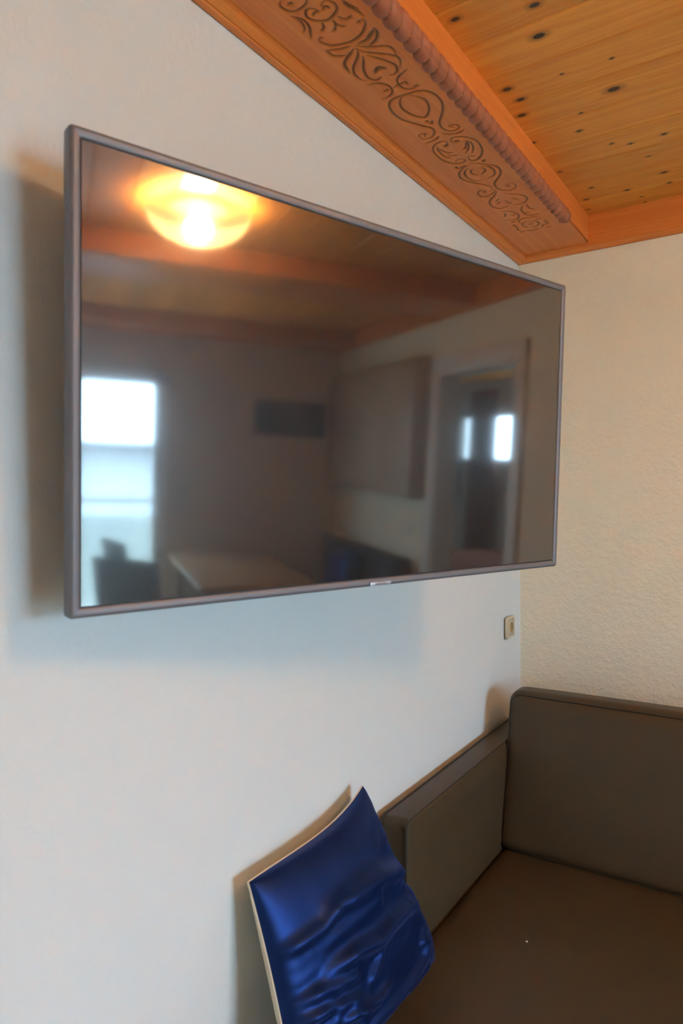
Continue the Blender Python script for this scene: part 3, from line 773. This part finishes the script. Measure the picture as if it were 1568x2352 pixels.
# its seam along the front edge
def seam(side, lab):
    pts = rounded([(0.1035, 0.375), (0.1035, 0.8375), (SX1-0.0995, 0.8375), (SX1-0.0995, 0.375)], [0, 0.036, 0.036, 0], 10)
    out = []
    full = []
    for (a, b), (c, d) in zip(pts, pts[1:]):
        k = max(1, int(math.hypot(c-a, d-b)/0.02))
        for i in range(k): full.append((a+(c-a)*i/k, b+(d-b)*i/k))
    for a, b in full:
        out.append((a, -0.400-0.0465+(b-0.600)*LEAN, b))
    bm = bmesh.new(); tube(bm, out, 0.0026, 8); o = link('seam', bm, m_pipe, smooth=True); o.parent = bk; return o
seam(1, '')
for lx in (0.16, SX1-0.14):
    for ly in (-1.03, -0.12):
        bm = bmesh.new(); tube(bm, [(lx, ly, 0.0), (lx, ly, 0.075)], 0.022, 16); S(link('leg', bm, m_steel, smooth=True))
crumb = boxobj('crumb', (0.334, 0.339, -0.935, -0.931, 0.3615, 0.3645), m_white, r=0.001, seg=2)
crumb['label'] = 'tiny white crumb lying on the brown sofa seat'; crumb['category'] = 'crumb'

# ================================================================== BLUE CUSHION
t = NT('blue_velvet'); v = t.coords(); nf = t.noise(v, 900, 2); nb = t.noise(v, 9, 3)
lw = t.n('ShaderNodeLayerWeight'); lw.inputs[0].default_value = 0.55
t.l(t.mix(nb, (0.006, 0.015, 0.065), (0.016, 0.042, 0.175)), t.b.inputs['Base Color'])
t.b.inputs['Roughness'].default_value = 0.42; t.b.inputs['Metallic'].default_value = 0.72; t.b.inputs['Specular IOR Level'].default_value = 0.15
t.b.inputs['Sheen Weight'].default_value = 0.6; t.b.inputs['Sheen Roughness'].default_value = 0.32
t.b.inputs['Sheen Tint'].default_value = (0.10, 0.24, 1.0, 1)
t.bump(nf, 0.25, 0.0008); m_velvet = t.m
m_cream = plain('cream_linen', (0.72, 0.62, 0.46), 0.9)
TLc, TRc, BRc, BLc = Vector((0.045, -1.665, 0.772)), Vector((0.040, -1.245, 0.808)), Vector((0.190, -1.170, 0.392)), Vector((0.190, -1.700, 0.370))
FOLDS = [
 [(0.0,.681),(.25,.675),(.363,.709)],[(.305,.713),(.693,.65),(.942,.561)],[(.212,.498),(.371,.486),(.521,.436),(.643,.445),(.807,.426),(.964,.434)],
 [(.053,.484),(.247,.425),(.382,.391)],[(.03,.409),(.195,.364),(.342,.308)],[(.241,.29),(.444,.213),(.541,.225)],
 [(.416,.108),(.63,.088),(.829,.125),(.912,.217)],[(.823,.199),(.918,.269)],[(.412,.31),(.545,.393)],[(.804,.42),(.976,.353)],
 [(.174,.617),(.538,.582),(.657,.583)],[(.678,.0),(.9,.06)],[(.1,.2),(.3,.12)],[(.15,.33),(.35,.24)]]
FA = [.012,.024,.022,.013,.016,.015,.016,.009,.008,.009,.009,.012,.013,.010]
G = 110
uu, vv = np.meshgrid(np.linspace(0, 1, G+1), np.linspace(0, 1, G+1), indexing='ij')
fold = np.zeros_like(uu)
FW = [.032,.048,.036,.028,.028,.028,.040,.022,.022,.032,.042,.036,.030,.028]
for fl, am, fwd in zip(FOLDS, FA, FW):
    P = np.array(fl); best = np.full(uu.shape, 9.0); ss = np.zeros_like(uu)
    for i in range(len(P)-1):
        a, b = P[i], P[i+1]; d = b-a; t_ = np.clip(((uu-a[0])*d[0]+(vv-a[1])*d[1])/(d@d), 0, 1)
        di = np.hypot(uu-a[0]-t_*d[0], vv-a[1]-t_*d[1]); s_ = (i+t_)/(len(P)-1)
        ss = np.where(di < best, s_, ss); best = np.minimum(best, di)
    fold += am*np.exp(-(best/fwd)**2)*np.clip(np.sin(PI*ss)*1.5+0.25, 0, 1)
wv = 0.0032*np.sin(2*PI*(vv*6.5+uu*1.1+0.35*np.sin(uu*7+vv*3)))+0.0020*np.sin(2*PI*(vv*13-uu*2.3+0.5*np.sin(uu*11)))
fold += wv*np.clip(1.15-vv*1.1, 0.1, 1)*np.clip(0.35+0.9*np.sin(uu*5+vv*4), 0.15, 1)
def pillow(front):
    nrm = ((TRc-TLc).cross(TLc-BLc)).normalized()
    if nrm.x < 0: nrm = -nrm
    vs = []
    for i in range(G+1):
        for j in range(G+1):
            a, b = uu[i, j], vv[i, j]
            # sides are drawn in between the corners
            pa, pb = 4*a*(1-a), 4*b*(1-b)
            a2 = a+(0.5-a)*(0.05 if a < .5 else (0.10 if b > .5 else 0.10-0.26*(0.5-b)*2))*pb*abs(2*a-1)**2; b2 = b+(0.5-b)*(0.035+0.10*a)*pa*abs(2*b-1)**2
            p = BLc*(1-a2)*(1-b2)+BRc*a2*(1-b2)+TLc*(1-a2)*b2+TRc*a2*b2
            h = (max(0, pa)**0.36)*(max(0, pb)**0.42)
            if front: d = (0.058+0.018*a)*h+fold[i, j]*min(1, h*3)+0.0015
            else: d = -0.050*h-0.0015
            vs.append(p+nrm*d)
    fs = [(i*(G+1)+j, (i+1)*(G+1)+j, (i+1)*(G+1)+j+1, i*(G+1)+j+1) for i in range(G) for j in range(G)]
    return vs, fs
cu = thing('throw_cushion', 'royal blue velvet cushion with cream back propped against wall and sofa arm', 'cushion', (0.17, -1.4, 0.36))
for front, nm, mt in ((True, 'velvet_front', m_velvet), (False, 'linen_back', m_cream)):
    vs, fs = pillow(front); o = meshobj(nm, vs, fs, mt); place(o, cu)
    bm = bmesh.new(); bm.from_mesh(o.data); bmesh.ops.recalc_face_normals(bm, faces=bm.faces); bm.to_mesh(o.data); bm.free()
vs, _ = pillow(False); idx = lambda i, j: i*(G+1)+j
loop = [idx(i, 0) for i in range(0, G)]+[idx(G, j) for j in range(0, G)]+[idx(i, G) for i in range(G, 0, -1)]+[idx(0, j) for j in range(G, 0, -1)]
bm = bmesh.new(); tube(bm, [vs[k] for k in loop], 0.0022, 8, closed=True); o = link('cream_piping', bm, m_cream, smooth=True); place(o, cu)

# ================================================================== FURNITURE SEEN IN THE SCREEN
tb = thing('dining_table', 'light wood dining table in the far corner, reflected in the television', 'table', (3.75, -1.0, 0))
place(boxobj('tabletop', (3.08, 4.40, -1.37, -0.64, 0.745, 0.78), m_table, r=0.005), tb)
for lx in (3.15, 4.33):
    for ly in (-1.30, -0.71): place(boxobj('leg', (lx-0.03, lx+0.03, ly-0.03, ly+0.03, 0, 0.745), m_table, r=0.004), tb)
def chair(x, y, rz, label, src=None):
    if src is None:
        c = thing('dining_chair', label, 'chair', (0, 0, 0), 'dining chairs at the table')
        boxobj('seat', (-0.21, 0.21, -0.20, 0.22, 0.43, 0.48), m_dark, c, 0.018, 4)
        b = boxobj('backrest', (-0.21, 0.21, -0.245, -0.205, 0.44, 0.94), m_dark, c, 0.016, 4)
        for v in b.data.vertices: v.co.y -= (v.co.z-0.44)*0.16
        for sx in (-0.18, 0.18):
            for sy in (-0.18, 0.19): boxobj('leg', (sx-0.018, sx+0.018, sy-0.018, sy+0.018, 0, 0.44), m_dark, c, 0.004, 2)
    else:
        c = src.copy(); COL.objects.link(c); c['label'] = label
        for ch in list(src.children):
            k = ch.copy(); COL.objects.link(k); k.parent = c
    c.location = (x, y, 0); c.rotation_euler = (0, 0, rz)
    return c
c1 = chair(3.40, -1.59, -0.9, 'dark upholstered dining chair at the table, nearer of two before the balcony door')
c2 = chair(4.02, -1.50, -0.25, 'dark upholstered dining chair at the table, the one further back by the balcony door', c1)
bn = thing('corner_bench', 'dark upholstered bench behind the dining table, reflected in the television', 'bench', (3.8, -0.3, 0))
place(boxobj('seat', (3.05, 4.45, -0.56, -0.03, 0.20, 0.46), m_dark, r=0.03, seg=4), bn)
place(boxobj('backrest', (3.05, 4.45, -0.13, -0.03, 0.44, 0.93), m_dark, r=0.03, seg=4), bn)
for lx in (3.12, 4.38):
    for ly in (-0.48, -0.1): place(boxobj('leg', (lx-0.02, lx+0.02, ly-0.02, ly+0.02, 0, 0.21), m_steel), bn)
p2 = softbox('bench_cushion', -0.20, 0.20, -0.05, 0.05, -0.19, 0.19, 0.035, 0.02, m_velvet, n=14, seed=3)
for p in p2.data.polygons: p.use_smooth = True
p2.location = (3.75, -0.245, 0.672); p2.rotation_euler = (-0.22, 0, 0); p2['label'] = 'dark blue cushion on the bench behind the dining table'; p2['category'] = 'cushion'
cb_ = thing('wall_cabinet', 'wide beige wall cabinet hanging beside the bedroom doorway above the bench', 'cabinet', (3.8, 0, 1.34))
place(boxobj('body', (2.99, 4.49, -0.085, -0.001, 1.32, 2.20), m_cabinet, r=0.004, seg=2), cb_)
for k in range(3): place(boxobj('door', (2.995+k*0.497, 2.995+(k+1)*0.497-0.004, -0.103, -0.086, 1.325, 2.195), m_cabinet, r=0.003, seg=2), cb_)
pc = thing('wall_picture', 'small dark landscape picture on the balcony-door wall', 'picture', (4.49, -0.40, 1.8))
place(boxobj('frame', (4.475, 4.499, -0.72, -0.14, 1.70, 1.97), m_black, r=0.003, seg=2), pc)
t = NT('dark_picture'); t.l(t.ramp(t.noise(t.coords(), 3.0), (0.35, (0.02, 0.025, 0.04)), (0.7, (0.12, 0.10, 0.10))), t.b.inputs['Base Color'])
place(boxobj('canvas', (4.472, 4.476, -0.70, -0.16, 1.72, 1.95), t.m), pc)
sw = thing('light_switch', 'white square light switch on the wall beside the bedroom doorway', 'switch', (3.16, 0, 1.12))
place(boxobj('plate', (3.12, 3.20, -0.008, 0, 1.08, 1.16), m_white, r=0.003, seg=2), sw)
place(boxobj('rocker', (3.135, 3.185, -0.012, -0.007, 1.09, 1.15), m_white, r=0.002, seg=2), sw)
struct(boxobj('baseboard_left', (0.0, 0.014, RY, 0.0, 0, 0.06), m_table)); struct(boxobj('baseboard_front', (0.014, DX0-0.08, -0.014, 0.0, 0, 0.06), m_table))
